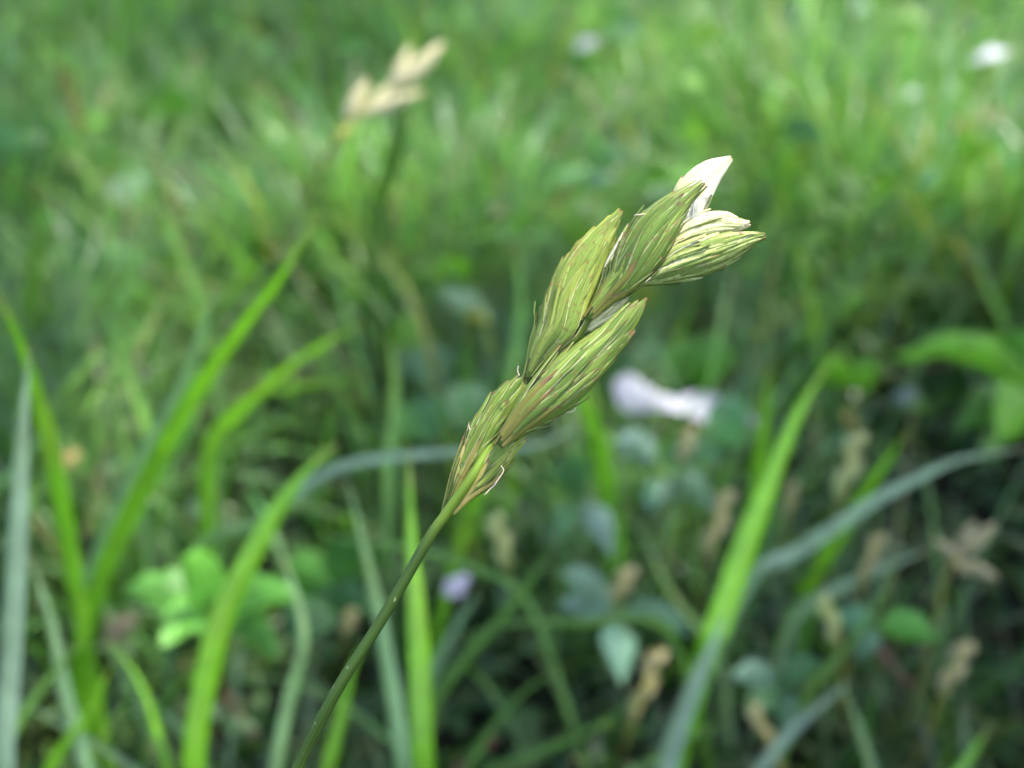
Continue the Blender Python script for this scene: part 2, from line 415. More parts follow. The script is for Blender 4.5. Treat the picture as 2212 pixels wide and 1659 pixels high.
# ------------------------------------------------------------------ the tree added out of view to shade the near grass
def build_shade_tree():
    r = random.Random(5)
    foot = Vector((2.9, 1.5, 0)); foot.z = ground_z(2.9, 1.5)
    t = empty("shade_tree", foot, "leafy tree added out of view, shading the near grass", "shade_tree")
    def limb(name, pts, r0, r1, parent):
        path = catmull(pts, 14)
        V, F, UV = tube(path, [r0 + (r1 - r0) * i / 13 for i in range(14)], 10)
        return link(name, mesh(name, V, F, M_BARK, UV), parent)
    limb("trunk", [foot + Vector((0, 0, -.05)), Vector((2.87, 1.5, .9)), Vector((2.75, 1.52, 1.8)), Vector((2.6, 1.55, 2.9))], .16, .06, t)
    for k, e in enumerate([(-.6, 1.2, 2.5), (-.3, 2.1, 2.7), (.6, .9, 2.9), (.9, 1.5, 2.6), (1.9, 1.5, 3.0), (-.8, 1.3, 2.8)]):
        limb("limb", [Vector((2.75, 1.52, 1.7 + .12 * k)), Vector((2.75, 1.52, 2.0)).lerp(Vector(e), .5) + Vector((0, 0, .12)), Vector(e)], .05, .008, t)
    SHIFT = Vector((sd.x, sd.y, 0)) * (2.6 / sd.z)      # the crown stands up-sun of the grass it shades
    keep_clear = [(P(400, 900, .23), .045), (P(890, 1250, .22), .03), (P(1680, 1000, .27), .05), (P(540, 1200, .23), .035), (P(840, 190, .33), .09), (P(520, 300, .6), .12), (P(1150, 480, .6), .10), (P(1850, 470, .62), .12), (P(240, 560, .45), .07), (P(1750, 700, .5), .06), (P(700, 620, .5), .06), (P(90, 850, .22), .05), (P(1450, 520, .097), .11), (P(1440, 870, .40), .07), (P(1270, 95, .73), .1), (P(2000, 200, .64), .14)]  # gaps cut in the added crown so sun reaches these spots
    V, F, UV, C = [], [], [], []
    for _ in range(TREE_LEAVES):
        while True:
            a, b, c = r.uniform(-1, 1), r.uniform(-1, 1), r.uniform(-1, 1)
            if a * a + b * b + c * c < 1: break
        if _ % 12 == 0:
            p = Vector((-.79 + a * .8, 1.05 + b * .62, 2.65 + c * .4)) + SHIFT
        else: p = Vector((.25 + a * 1.9, 0.05 + b * .60, 2.6 + c * .5)) + SHIFT
        s_, w_ = r.uniform(.05, .085), r.uniform(.022, .036)
        ax = Vector((r.uniform(-1, 1), r.uniform(-1, 1), r.uniform(-.8, .3))).normalized()
        n = (Vector((0, 0, 1)) + Vector((r.uniform(-.7, .7), r.uniform(-.7, .7), 0))).normalized()
        k = r.uniform(.8, 1.25)
        if noise.noise(p * 2.2) < -.12 + .25 * noise.noise(p * 9): continue
        if any(((p - q) - sd * (p - q).dot(sd)).length < rad for q, rad in keep_clear): continue
        sd_ = ax.cross(n).normalized(); up = sd_.cross(ax)
        k0 = len(V)
        V += [p, p + ax * s_ * .45 + sd_ * w_ + up * .006, p + ax * s_ * .45, p + ax * s_ * .45 - sd_ * w_ + up * .006, p + ax * s_]
        F += [(k0, k0 + 2, k0 + 1), (k0, k0 + 3, k0 + 2), (k0 + 1, k0 + 2, k0 + 4), (k0 + 2, k0 + 3, k0 + 4)]
        UV += [(.5, 0), (1, .45), (.5, .45), (0, .45), (.5, 1)]
        C += [(.05 * k, .12 * k, .025 * k)] * 5
    cr = link("crown", mesh("crown", V, F, M_LEAF, UV, C), t)
    cr["kind"] = "stuff"
TREE_LEAVES = 18000
M_BARK = stem_material("bark", (0.05, 0.04, 0.03), (0.16, 0.13, 0.10))
build_shade_tree()

# ------------------------------------------------------------------ the mass of turf (nobody could count it)
GREENS = np.array([
    (0.042, 0.138, 0.022), (0.056, 0.170, 0.026), (0.034, 0.115, 0.030), (0.080, 0.195, 0.024),
    (0.060, 0.160, 0.042), (0.098, 0.222, 0.024), (0.038, 0.128, 0.036), (0.105, 0.195, 0.090)])

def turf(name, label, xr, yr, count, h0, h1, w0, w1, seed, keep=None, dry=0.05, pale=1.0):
    r = np.random.default_rng(seed)
    x = r.uniform(*xr, count); y = r.uniform(*yr, count)
    # clump: drop blades where a slow noise is low
    cl = np.array([noise.noise(Vector((a * 7, b * 7, 1.3))) for a, b in zip(x, y)])
    ok = r.uniform(-0.55, 0.35, count) < cl
    if keep is not None:
        ok &= np.array([keep(a, b, q) for a, b, q in zip(x, y, r.uniform(0, 1, count))])
    x, y, cl = x[ok], y[ok], cl[ok]
    n = len(x)
    z = np.array([ground_z(a, b) for a, b in zip(x, y)]) - 0.002
    h = r.uniform(h0, h1, n) * (0.8 + 0.5 * np.clip(cl + 0.3, 0, 1))
    w = r.uniform(w0, w1, n)
    az = r.uniform(0, 2 * np.pi, n); lean = r.uniform(0.05, 0.6, n); curl = r.uniform(0.1, 1.5, n)
    face = r.uniform(0, 2 * np.pi, n)
    S = 6
    V = np.zeros((n, S + 1, 3, 3)); UV = np.zeros((n, S + 1, 3, 2))
    px, py, pz = x.copy(), y.copy(), z.copy()
    for i in range(S + 1):
        t = i / S
        ang = lean + curl * t ** 1.4
        if i:
            px = px + np.cos(az) * np.sin(ang) * h / S
            py = py + np.sin(az) * np.sin(ang) * h / S
            pz = pz + np.cos(ang) * h / S
        tw = np.where(t < 0.55, 1.0, 1 - ((t - 0.55) / 0.45) ** 1.6) * w / 2
        tw = np.maximum(tw, w * 0.02)
        # side axis: perpendicular to the lean, turned a little
        f = az + np.pi / 2 + 0.5 * np.sin(face) + 0.6 * np.cos(face * 2) * t
        sx, sy = np.cos(f), np.sin(f)
        for j, q in enumerate((-1, 0, 1)):
            lift = 0.0 if q == 0 else 0.30
            V[:, i, j, 0] = px + sx * q * tw - np.cos(az) * lift * tw * np.cos(ang)
            V[:, i, j, 1] = py + sy * q * tw - np.sin(az) * lift * tw * np.cos(ang)
            V[:, i, j, 2] = pz + lift * tw * np.sin(ang)
            UV[:, i, j, 0] = q * 0.5 + 0.5
            UV[:, i, j, 1] = t
    base = (np.arange(n) * (S + 1) * 3)[:, None]
    quads = []
    for i in range(S):
        for j in range(2):
            a = i * 3 + j
            quads.append((a, a + 1, a + 4, a + 3))
    F = (base[:, None, :] + np.array(quads)[None]).reshape(-1, 4)
    c = GREENS[r.integers(0, len(GREENS), n)] * np.exp(r.normal(0, .38, n))[:, None] * pale  # pale puts shade (near) and sunlight (far) into the tint
    isdry = r.uniform(0, 1, n) < dry
    c[isdry] = np.array((0.30, 0.24, 0.12)) * r.uniform(0.6, 1.3, isdry.sum())[:, None]
    C = np.repeat(c, (S + 1) * 3, axis=0)
    me = bpy.data.meshes.new(name)
    nv, nf = n * (S + 1) * 3, len(F)
    me.vertices.add(nv); me.vertices.foreach_set("co", V.astype(np.float32).ravel())
    me.loops.add(nf * 4); me.loops.foreach_set("vertex_index", F.astype(np.int32).ravel())
    me.polygons.add(nf); me.polygons.foreach_set("loop_start", np.arange(0, nf * 4, 4, dtype=np.int32))
    me.update(calc_edges=True)
    me.materials.append(M_BLADE)
    lay = me.uv_layers.new(name="uv"); lay.data.foreach_set("uv", UV.reshape(-1, 2)[F.ravel()].astype(np.float32).ravel())
    ca = me.color_attributes.new("tint", 'FLOAT_COLOR', 'POINT')
    cc = np.ones((nv, 4), dtype=np.float32); cc[:, :3] = C
    ca.data.foreach_set("color", cc.ravel())
    me.polygons.foreach_set("use_smooth", np.ones(nf, dtype=bool))
    me.update()
    o = link(name, me)
    o["kind"] = "stuff"; o["label"] = label; o["category"] = "grass"
    return o

def inside_view(x, y):
    return abs(x) < 0.52 * y + 0.25

def near_keep(x, y, q):
    # thin over the bare soil at the lower right, a little thinner at the lower left
    if not inside_view(x, y): return q < 0.5
    d = math.hypot((x - 0.17) / 0.13, (y - 0.34) / 0.14)
    p = 1.0 if d > 1 else 0.18 + 0.6 * d * d
    if y < 0.42: p *= 0.22 + 0.75 * max(0.0, min(1.0, 0.5 + 1.6 * noise.noise(Vector((x * 16, y * 16, 4.4)))))
    return q < p

turf("near_turf", "short green grass growing between the tall blades", (-0.45, 0.45), (0.19, 0.62), 17000, 0.015, 0.06, 0.0014, 0.0034, 3, near_keep, dry=.02, pale=.5)  # tint lowered so the shade between blades is in the colour
turf("tall_turf", "taller green grass behind the picked out blades", (-0.5, 0.5), (0.42, 0.72), 2400, 0.05, 0.12, 0.0028, 0.0046, 6, near_keep)
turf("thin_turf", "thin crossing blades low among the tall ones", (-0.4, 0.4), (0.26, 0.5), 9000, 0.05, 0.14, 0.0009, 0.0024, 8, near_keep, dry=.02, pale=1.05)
turf("turf", "dense blurred grass filling the upper half of the picture", (-0.95, 0.95), (0.50, 1.3), 58000, 0.06, 0.16, 0.0010, 0.0032, 4, lambda x, y, q: inside_view(x, y) or q < 0.1, pale=1.4)  # tint raised to paint in the brighter, glaring upper half
turf("far_turf", "grass tinted pale for sunlight, farthest from the camera along the top edge", (-2.4, 2.4), (1.25, 4.2), 24000, 0.06, 0.15, 0.0035, 0.007, 5, lambda x, y, q: inside_view(x, y), dry=0.2, pale=1.4)  # raised tint and extra dry blades stand for sunlight far off

def ground_cover(name, label, xr, yr, count, size, seed, cols, keep=None, h=(0.01, 0.05)):
    r = random.Random(seed)
    V, F, UV, C = [], [], [], []
    for _ in range(count):
        x, y = r.uniform(*xr), r.uniform(*yr)
        if keep is not None and not keep(x, y, r.random()):
            continue
        if noise.noise(Vector((x * 5, y * 5, 9.2))) < (-.6 if name == 'dark_gap_cover' else -.05):
            continue
        z = ground_z(x, y) + r.uniform(*h)
        a = r.uniform(0, 2 * math.pi); tilt = r.uniform(-0.2, 0.75); s = r.uniform(*size)
        dirv = Vector((math.cos(a) * math.cos(tilt), math.sin(a) * math.cos(tilt), math.sin(tilt)))
        p0 = Vector((x, y, z))
        path = [p0 + dirv * s * t + Vector((0, 0, -0.25 * s * t * t)) for t in (0, .12, .3, .5, .7, .86, 1)]
        side0 = Vector((-math.sin(a), math.cos(a), 0))
        v0 = len(V)
        v, f, u = ribbon(path, s * r.uniform(0.28, 0.6), fold=0.25, taper='leaf', cross=3, roll=r.uniform(-0.6, 0.6))
        # lay the leaf roughly level
        V += v; F += [tuple(q + v0 for q in ff) for ff in f]; UV += u
        c = r.choice(cols); k = r.uniform(0.75, 1.3)
        C += [(c[0] * k, c[1] * k, c[2] * k)] * len(v)
    o = link(name, mesh(name, V, F, M_LEAF, UV, C))
    o["kind"] = "stuff"; o["label"] = label; o["category"] = "ground cover"

BROAD = [(0.05, 0.14, 0.03), (0.08, 0.20, 0.03), (0.045, 0.12, 0.05), (0.11, 0.23, 0.04)]
ground_cover("ground_cover", "small round weed leaves low among the grass", (-0.7, 0.9), (0.28, 1.1), 2600, (0.008, 0.022), 21, BROAD, lambda x, y, q: near_keep(x, y, q) and q < 0.8)
ground_cover("dark_gap_cover", "tiny leaves on the soil, coloured dark like the shade between blades", (-0.35, 0.4), (0.2, 0.5), 4200, (0.006, 0.015), 25, [(.022, .07, .012), (.03, .085, .015), (.02, .06, .02), (.04, .08, .018)], None, (0.0, 0.014))  # dark tints stand for shade in the gaps between blades
ground_cover("bright_weeds", "scattered bright weed leaves through the middle distance", (-0.6, 0.7), (0.48, 1.15), 420, (0.016, 0.032), 24, [(.10, .26, .03), (.13, .29, .03), (.16, .26, .15), (.08, .2, .06)], None, (0.04, 0.11))
ground_cover("far_ground_cover", "yellow green weed leaves far off at upper right", (0.1, 1.3), (0.8, 2.2), 1100, (0.02, 0.045), 22, [(0.13, 0.25, 0.035), (0.17, 0.27, 0.04), (0.09, 0.2, 0.03)], None, (0.02, 0.09))

# ------------------------------------------------------------------ grass blades one can pick out
YG = (0.150, 0.370, 0.016)     # vivid yellow green, raised for light shining through the blade
MG = (0.080, 0.185, 0.035)     # mid green
BG = (0.150, 0.270, 0.130)     # grey green with sky reflection put into the tint
GG = (0.230, 0.320, 0.250)     # pale grey, sky reflection painted in
DG = (0.040, 0.100, 0.028)     # deep green

def blade(label, pts, d_tip, d_base, w_px, col, roll=0.0, twist=0.0, fold=0.3, group=None, name="grass_blade", mat=None, bow=0.0):
    """pts run from the foot to the tip; d_base None = the foot stands on the ground where it is seen."""
    if d_base is None:
        d_base = ground_d(*pts[0])
    n = len(pts)
    ctl = []
    L = [0.0]
    for a, b in zip(pts, pts[1:]):
        L.append(L[-1] + math.hypot(b[0] - a[0], b[1] - a[1]))
    for (x, y), l in zip(pts, L):
        t = l / L[-1]
        d = d_base + (d_tip - d_base) * t + bow * math.sin(math.pi * t)
        ctl.append(P(x, y, d))
    foot = ctl[0]
    if foot.z > 0.012:                # carry the blade on down to the soil
        dirv = (ctl[0] - ctl[1]).normalized()
        g = foot + Vector((dirv.x * foot.z * 0.35, -abs(dirv.y) * foot.z * 0.15, -foot.z))
        g.z = ground_z(g.x, g.y) - 0.002
        ctl = [g, g.lerp(foot, 0.55) + Vector((0, 0, 0.006))] + ctl
    dm = (d_base + d_tip) / 2
    w = .86 * w_px * dm / FPX
    path = catmull(ctl, 26)
    V, F, UV = ribbon(path, w, roll, twist, fold)
    k = random.uniform(0.92, 1.08)
    jig = [(col[0] * k, col[1] * k, col[2] * k)] * len(V)
    org = path[0].copy()
    me = mesh(name, [v - org for v in V], F, mat or M_BLADE, UV, jig)
    o = link(name, me)
    o.location = org
    tag(o, label, "grass blade", group)
    return o

GB = "tall grass blades around the sedge"
B = blade
B("wide bright green blade rising from lower left toward the middle", [(178, 1410), (225, 1250), (300, 1085), (372, 945), (450, 815), (540, 690), (620, 580), (690, 450)], .215, .26, 62, YG, roll=.35, group=GB)
B("pale green blade running close along left of the wide bright blade", [(170, 1400), (205, 1230), (265, 1090), (335, 950), (395, 830), (440, 700), (470, 590)], .225, .262, 58, BG, roll=-.7, group=GB)
B("grey blue upright blade nearest the left edge", [(8, 1690), (20, 1450), (34, 1200), (44, 1000), (52, 870), (66, 740)], .20, .215, 52, GG, roll=-.5, group=GB)
B("narrow vivid green blade slanting down from the left edge", [(172, 1300), (140, 1110), (112, 965), (80, 850), (42, 735), (-20, 600)], .19, .25, 46, YG, roll=.3, group=GB)
B("vivid green blade rising from bottom edge left of the stem", [(418, 1690), (438, 1500), (480, 1335), (540, 1205), (605, 1090), (660, 1020), (735, 952)], .225, .235, 60, YG, roll=.25, twist=-.8, group=GB)
B("grey blade arching level behind the foot of the spike", [(560, 1160), (640, 1062), (740, 1006), (880, 984), (1000, 976), (1150, 965), (1230, 930), (1262, 905)], .27, .27, 24, GG, roll=-.5, group=GB)
B("vivid upright blade just right of the stem", [(918, 1690), (908, 1450), (900, 1300), (888, 1150), (882, 960)], .215, .22, 56, YG, roll=.2, group=GB)
B("grey green blade crossing behind the stem", [(872, 1690), (850, 1520), (820, 1350), (782, 1170), (742, 1010)], .245, .235, 46, BG, roll=-.45, group=GB)
B("short bright pointed blade at the bottom left", [(105, 1680), (190, 1545), (246, 1425)], .235, .235, 36, YG, roll=.2, group=GB)
B("green blade leaving the frame at the lower left corner", [(-60, 1720), (0, 1630), (90, 1490), (190, 1370)], .24, .23, 44, MG, roll=.2, group=GB)
B("thin grey green blade curving up right of bottom middle", [(596, 1690), (628, 1510), (658, 1390), (642, 1285), (596, 1170)], .25, .25, 38, BG, roll=.5, group=GB)
B("pale grey blade lying across the bottom left corner", [(300, 1680), (235, 1632), (150, 1580), (50, 1522), (-40, 1480)], .25, .26, 32, GG, roll=-.8, group=GB)
B("mid green blade leaning left above the bottom left corner", [(195, 1690), (142, 1505), (108, 1335), (56, 1185)], .24, .24, 36, BG, roll=-.2, group=GB)
B("grey green blade drooping in an arch at left middle", [(338, 1000), (300, 885), (268, 785), (238, 700), (188, 636), (105, 596)], .27, .34, 46, BG, roll=-.8, group=GB)
B("short vivid blade slanting right beside the wide bright blade", [(455, 985), (480, 925), (560, 850), (660, 768), (800, 690)], .29, .31, 42, YG, roll=.3, group=GB)
B("grey green blade leaning left above the drooping arch", [(440, 690), (412, 600), (370, 500), (308, 402)], .38, .42, 38, BG, roll=-.5, group=GB)
B("faint grey blade between the arch and the wide blade", [(296, 1060), (262, 930), (226, 800)], .29, .32, 30, BG, roll=-.4, group=GB)
B("pinkish drooping blade tip left of the spike", [(935, 800), (908, 700), (872, 612), (815, 556)], .36, .42, 28, (.26, .23, .15), roll=-.6, group=GB)
B("bright green blade pointing up behind the lower spikelets", [(1310, 1020), (1286, 930), (1250, 850), (1232, 800)], .31, .34, 44, YG, roll=.3, group=GB)
B("long bright green blade rising at right toward the broad leaf", [(1535, 1395), (1560, 1335), (1612, 1180), (1662, 1050), (1722, 900), (1802, 765)], .27, .27, 66, YG, roll=.35, group=GB)
B("pale grey blade below the foot of the long bright blade", [(1425, 1700), (1450, 1600), (1500, 1470), (1540, 1385), (1572, 1310)], .262, .255, 66, GG, roll=-.75, group=GB)
B("narrow green blade right of the long blade", [(1672, 1430), (1732, 1300), (1800, 1180), (1880, 1050), (1965, 925)], .29, None, 38, YG, roll=.3, group=GB)
B("grey blue blade arching out through the right edge", [(1630, 1235), (1700, 1200), (1785, 1148), (1880, 1084), (1980, 1032), (2080, 990), (2260, 962)], .25, .30, 44, GG, roll=-.9, group=GB)
B("shorter grey blade below the grey arch at right", [(1720, 1330), (1800, 1275), (1900, 1230), (2030, 1178)], .29, .32, 38, GG, roll=-.8, group=GB)
B("upright vivid blade behind the top of the long blade", [(1636, 1060), (1644, 980), (1654, 895), (1664, 785)], .33, .36, 38, YG, roll=.2, group=GB)
B("thin grey blade crossing toward the foot of the long blade", [(1545, 1400), (1510, 1362), (1450, 1282), (1396, 1172), (1340, 1060)], .30, .31, 28, GG, roll=-.6, group=GB)
B("green blade slanting right from below the spike", [(935, 1530), (1000, 1432), (1082, 1338), (1150, 1250), (1215, 1150)], .275, .28, 38, MG, roll=.3, group=GB)
B("short vivid blade tip at the bottom right corner", [(2060, 1700), (2085, 1650), (2140, 1565)], .25, .25, 42, YG, roll=.2, group=GB)
B("grey blade standing at bottom right, leaning left", [(1890, 1700), (1852, 1565), (1810, 1455)], .27, .275, 34, GG, roll=-.5, group=GB)
B("grey blade lying slantwise at bottom right", [(1620, 1690), (1700, 1585), (1775, 1520), (1850, 1462)], .28, .28, 36, GG, roll=-.7, group=GB)
B("dark upright blade behind the distant tan spike", [(815, 460), (845, 370), (880, 200), (925, -30)], .36, .45, 52, DG, roll=.1, group=GB)
B("pale arching blade above the distant tan spike", [(905, 190), (893, 110), (870, 40), (815, -20)], .42, .46, 24, (.11, .19, .09), roll=-.8, group=GB)
B("level grey blade across the middle right of the wide blade", [(420, 1190), (560, 1130), (660, 1070), (740, 1035)], .29, .30, 26, BG, roll=-.3, group=GB)
B("pale level blade lower middle, crossing behind the stem", [(1130, 1290), (1030, 1232), (900, 1190), (740, 1165), (640, 1170)], .29, .29, 30, BG, roll=-.7, group=GB)
B("pale green blade slanting from right of the stem down to bottom", [(900, 1540), (950, 1420), (1000, 1330), (1040, 1270)], .28, .285, 32, BG, roll=-.4, group=GB)
B("dull green blade leaning left low beside the stem", [(420, 1620), (350, 1540), (270, 1460), (225, 1390)], .28, .28, 28, BG, roll=-.5, group=GB)
B("dim green blade lying low at bottom centre", [(880, 1640), (760, 1540), (620, 1470), (480, 1470)], .29, .29, 32, BG, roll=-.7, group=GB)
B("wide soft green blade behind the top of the spike", [(1690, 690), (1700, 560), (1720, 400), (1745, 300)], .50, .55, 34, MG, roll=.3, group=GB)
B("pale stalk-like blade standing in the upper right", [(1870, 330), (1850, 220), (1825, 90)], .75, .8, 26, (.2, .26, .08), roll=.3, group=GB)
B("low green blade along the bottom edge right of centre", [(1060, 1670), (1180, 1622), (1330, 1545), (1450, 1440)], .29, .29, 30, MG, roll=.3, group=GB)
B("vivid narrow blade beside the lower stem", [(705, 1690), (735, 1560), (760, 1450), (790, 1380)], .27, .27, 36, YG, roll=.3, group=GB)
B("deep green blade rising from below the stem foot to upper right", [(1040, 1060), (1100, 1110), (1110, 1000), (1118, 900)], .30, .31, 34, YG, roll=.2, group=GB)
B("soft upright green blade at far left middle", [(60, 720), (75, 620), (82, 520), (78, 380)], .34, .40, 44, MG, roll=.4, group=GB)

B("level green blade crossing right of the stem below the petal", [(1430, 1352), (1250, 1346), (1090, 1350), (960, 1392)], .27, .28, 28, MG, roll=.3, group=GB)
B("low green blade slanting up left of bottom right", [(1330, 1700), (1420, 1640), (1500, 1590), (1580, 1560)], .27, .27, 26, MG, roll=.2, group=GB)
B("thin level green blade above the short vivid one", [(540, 870), (620, 842), (710, 826), (820, 806)], .33, .34, 26, MG, roll=.3, group=GB)
B("thin grey green blade slanting at the left edge", [(-20, 1080), (40, 1010), (90, 930), (120, 850)], .29, .30, 24, BG, roll=-.4, group=GB)
B("pale upright blade left of the lowest spikelet", [(838, 1010), (848, 920), (852, 820), (842, 720)], .30, .32, 36, BG, roll=-.5, group=GB)
B("soft pale upright blade behind the middle of the spike", [(1102, 840), (1118, 740), (1126, 630), (1112, 510)], .36, .40, 28, BG, roll=-.4, group=GB)
B("thin upright green blade above the small bright leaf pair", [(1775, 820), (1765, 720), (1745, 620), (1720, 540)], .40, .44, 22, MG, roll=.3, group=GB)
B("grey green blade leaning by the right edge at mid height", [(2180, 740), (2140, 640), (2110, 560), (2095, 470)], .42, .46, 26, BG, roll=-.5, group=GB)
B("fine green blade crossing over the lower left leaves", [(330, 1560), (430, 1440), (540, 1390), (650, 1370)], .255, .26, 24, MG, roll=.3, group=GB)
B("fine bright blade leaning left below the wide bright blade", [(370, 1690), (340, 1580), (300, 1470), (230, 1380)], .24, .245, 24, YG, roll=.2, group=GB)
B("thin dark green blade leaning right near bottom centre", [(1000, 1690), (1060, 1580), (1140, 1490), (1240, 1430)], .27, .275, 24, MG, roll=.3, group=GB)
B("narrow green blade under the narrow one at right", [(1760, 1480), (1830, 1400), (1900, 1300), (1940, 1180)], .28, .29, 24, MG, roll=.3, group=GB)

# dry stalks on the soil
def stick(label, pts, r, col_mat):
    ctl = [P(x, y, ground_d(x, y) * 0.985) for x, y in pts]
    for c in ctl: c.z = max(c.z, ground_z(c.x, c.y) + r * 0.6)
    path = catmull(ctl, 10)
    org = path[0].copy()
    V, F, UV = tube(path, [r * (1 - .4 * i / 9) for i in range(10)], 7)
    o = link("dry_stalk", mesh("dry_stalk", [v - org for v in V], F, col_mat, UV))
    o.location = org
    tag(o, label, "stalk", "dry stalks on the soil")
M_RED = stem_material("red_stalk", (0.06, 0.025, 0.018), (0.13, 0.06, 0.045))
stick("reddish dry stalk on dark soil at lower right", [(1830, 1330), (1890, 1400), (1960, 1480)], .0022, M_RED)
stick("brown dry stalk at the bottom edge below the stem", [(985, 1670), (1050, 1612), (1110, 1570)], .0022, M_RED)
stick("thin brown stalk in the shade at bottom left", [(480, 1480), (520, 1560), (560, 1610)], .0018, M_RED)

# ------------------------------------------------------------------ broad-leaved plants
def leaf_part(parent, base, tip, width, col, mat, taper='leaf', roll=0.0, droop=0.15, fold=0.28):
    L = (tip - base).length
    ctl = [base, base.lerp(tip, .5) + Vector((0, 0, droop * L)), tip]
    path = catmull(ctl, 12)
    V, F, UV = ribbon(path, width, roll, 0, fold, taper, 7)
    # gentle waviness along the margin
    for i, v in enumerate(V):
        q = abs(UV[i][0] - .5) * 2
        v.z += 0.05 * width * q * math.sin(UV[i][1] * 17 + base.x * 900)
    k = random.uniform(.9, 1.1)
    o = link("leaf", mesh("leaf", V, F, mat, UV, [(col[0] * k, col[1] * k, col[2] * k)] * len(V)), parent)
    return o

def herb(label, leaves, foot, cat="plant", group=None, name="broad_leaved_plant", mat=None, stem=True):
    """leaves: (base px, tip px, depth base, depth tip, width px, colour, roll, taper); foot: px on the ground."""
    g = P(foot[0], foot[1], ground_d(*foot)); g.z = ground_z(g.x, g.y)
    root = empty(name, g, label, cat, group)
    for (b, t, db, dt, w, col, roll, taper) in leaves:
        bp, tp = P(*b, db), P(*t, dt)
        bp.z = max(bp.z, .004); tp.z = max(tp.z, .004)
        leaf_part(root, bp, tp, w * (db + dt) / 2 / FPX, col, mat or M_LEAF, taper, roll)
        if stem and (bp - g).length > .008:
            mid = g.lerp(bp, .5) + Vector((0, 0, .1 * (bp - g).length))
            path = catmull([g + Vector((0, 0, -.002)), mid, bp], 8)
            V, F, UV = tube(path, [.0009] * 8, 6)
            link("leaf_stalk", mesh("leaf_stalk", V, F, M_GSTEM, UV), root)
    return root

LG, LB, LD, LM = (.075, .22, .03), (.13, .33, .018), (.045, .13, .035), (.15, .24, .18)
LH = (.14, .38, .05)
HG = "broad leaved weeds among the grass"
herb("broad green leaves spread low at lower left", [
    ((470, 1290), (395, 1205), .27, .255, 130, LH, .5, 'heart'), ((460, 1300), (650, 1290), .27, .265, 120, LH, -.3, 'heart'),
    ((440, 1310), (350, 1400), .275, .26, 110, LH, .3, 'heart'), ((420, 1300), (270, 1270), .28, .28, 130, LG, .2, 'heart'),
    ((480, 1310), (600, 1420), .28, .27, 120, LG, .2, 'heart')], (455, 1330), group=HG)
herb("dark green broad leaves just left of the stem", [
    ((720, 1260), (830, 1185), .31, .30, 120, LD, .4, 'leaf'), ((710, 1270), (610, 1230), .31, .31, 110, LG, -.3, 'leaf'),
    ((700, 1280), (640, 1400), .31, .30, 120, LD, .3, 'leaf'), ((700, 1280), (800, 1330), .31, .31, 90, LD, .3, 'leaf')], (700, 1300), group=HG)
herb("bright yellow green leaves cut by the right edge", [
    ((2260, 850), (1925, 772), .40, .37, 105, LB, .3, 'heart'), ((2240, 860), (2150, 960), .40, .38, 130, LB, -.3, 'lance'),
    ((2230, 850), (2170, 720), .40, .38, 110, LG, .4, 'lance'), ((2220, 870), (2060, 930), .41, .40, 100, LG, .3, 'lance')], (2240, 930), group=HG)
herb("dark glossy leaves right of the spike's lower spikelets", [
    ((1460, 830), (1330, 790), .46, .45, 110, LD, .3, 'leaf'), ((1470, 820), (1590, 770), .46, .45, 110, LG, .2, 'leaf'),
    ((1470, 830), (1450, 740), .46, .46, 100, LG, .2, 'leaf')], (1470, 850), group=HG)
herb("small bright leaf pair below the top of the long blade", [
    ((1830, 830), (1765, 790), .42, .41, 55, LB, .2, 'leaf'), ((1830, 830), (1900, 800), .42, .41, 60, LB, -.2, 'leaf')], (1835, 880), group=HG)
herb("round pale green leaves behind the lower spikelets", [
    ((900, 830), (980, 770), .43, .42, 110, LM, .2, 'leaf'), ((930, 960), (880, 870), .37, .36, 130, (.08, .18, .10), -.3, 'leaf'),
    ((1000, 920), (1030, 830), .38, .37, 100, (.2, .3, .24), .3, 'leaf')], (940, 980), group=HG)
herb("small mint leaves in a spray right of centre", [
    ((1330, 1330), (1205, 1235), .315, .30, 62, (.22, .34, .25), .3, 'lance'), ((1335, 1335), (1345, 1480), .315, .30, 82, (.17, .33, .21), -.4, 'lance'),
    ((1340, 1320), (1500, 1375), .315, .31, 62, (.13, .24, .15), .3, 'lance'), ((1330, 1325), (1200, 1310), .315, .31, 60, (.18, .29, .21), .2, 'lance')], (1345, 1345), group=HG)
herb("narrow pale leaves in a spray below the spike", [
    ((1260, 1080), (1325, 1210), .34, .32, 62, (.19, .29, .20), -.3, 'lance'), ((1250, 1080), (1200, 1180), .34, .33, 56, (.08, .2, .07), .2, 'lance'),
    ((1260, 1070), (1230, 985), .34, .33, 60, (.06, .16, .06), .2, 'lance'), ((1270, 1070), (1170, 1020), .34, .33, 60, LD, .2, 'lance')], (1265, 1100), group=HG)
herb("grey green leaves clustered under the white leaf", [
    ((1420, 1010), (1325, 955), .39, .37, 70, (.2, .3, .26), .3, 'leaf'), ((1430, 1010), (1560, 990), .39, .38, 80, (.11, .25, .13), .2, 'leaf'),
    ((1540, 960), (1610, 870), .39, .38, 100, (.10, .24, .12), -.2, 'leaf'), ((1440, 1030), (1540, 1100), .38, .36, 62, (.17, .28, .2), -.3, 'lance'),
    ((1430, 1030), (1400, 1110), .38, .37, 60, (.12, .25, .16), .3, 'leaf')], (1440, 1050), group=HG)
herb("bright green leaf over dark soil at lower right", [
    ((1900, 1350), (2030, 1385), .30, .30, 72, LG, .2, 'leaf'), ((1890, 1350), (1780, 1340), .30, .31, 60, (.11, .24, .12), .2, 'leaf'),
    ((1890, 1360), (1850, 1430), .30, .30, 50, (.11, .22, .12), .2, 'leaf')], (1895, 1370), group=HG)
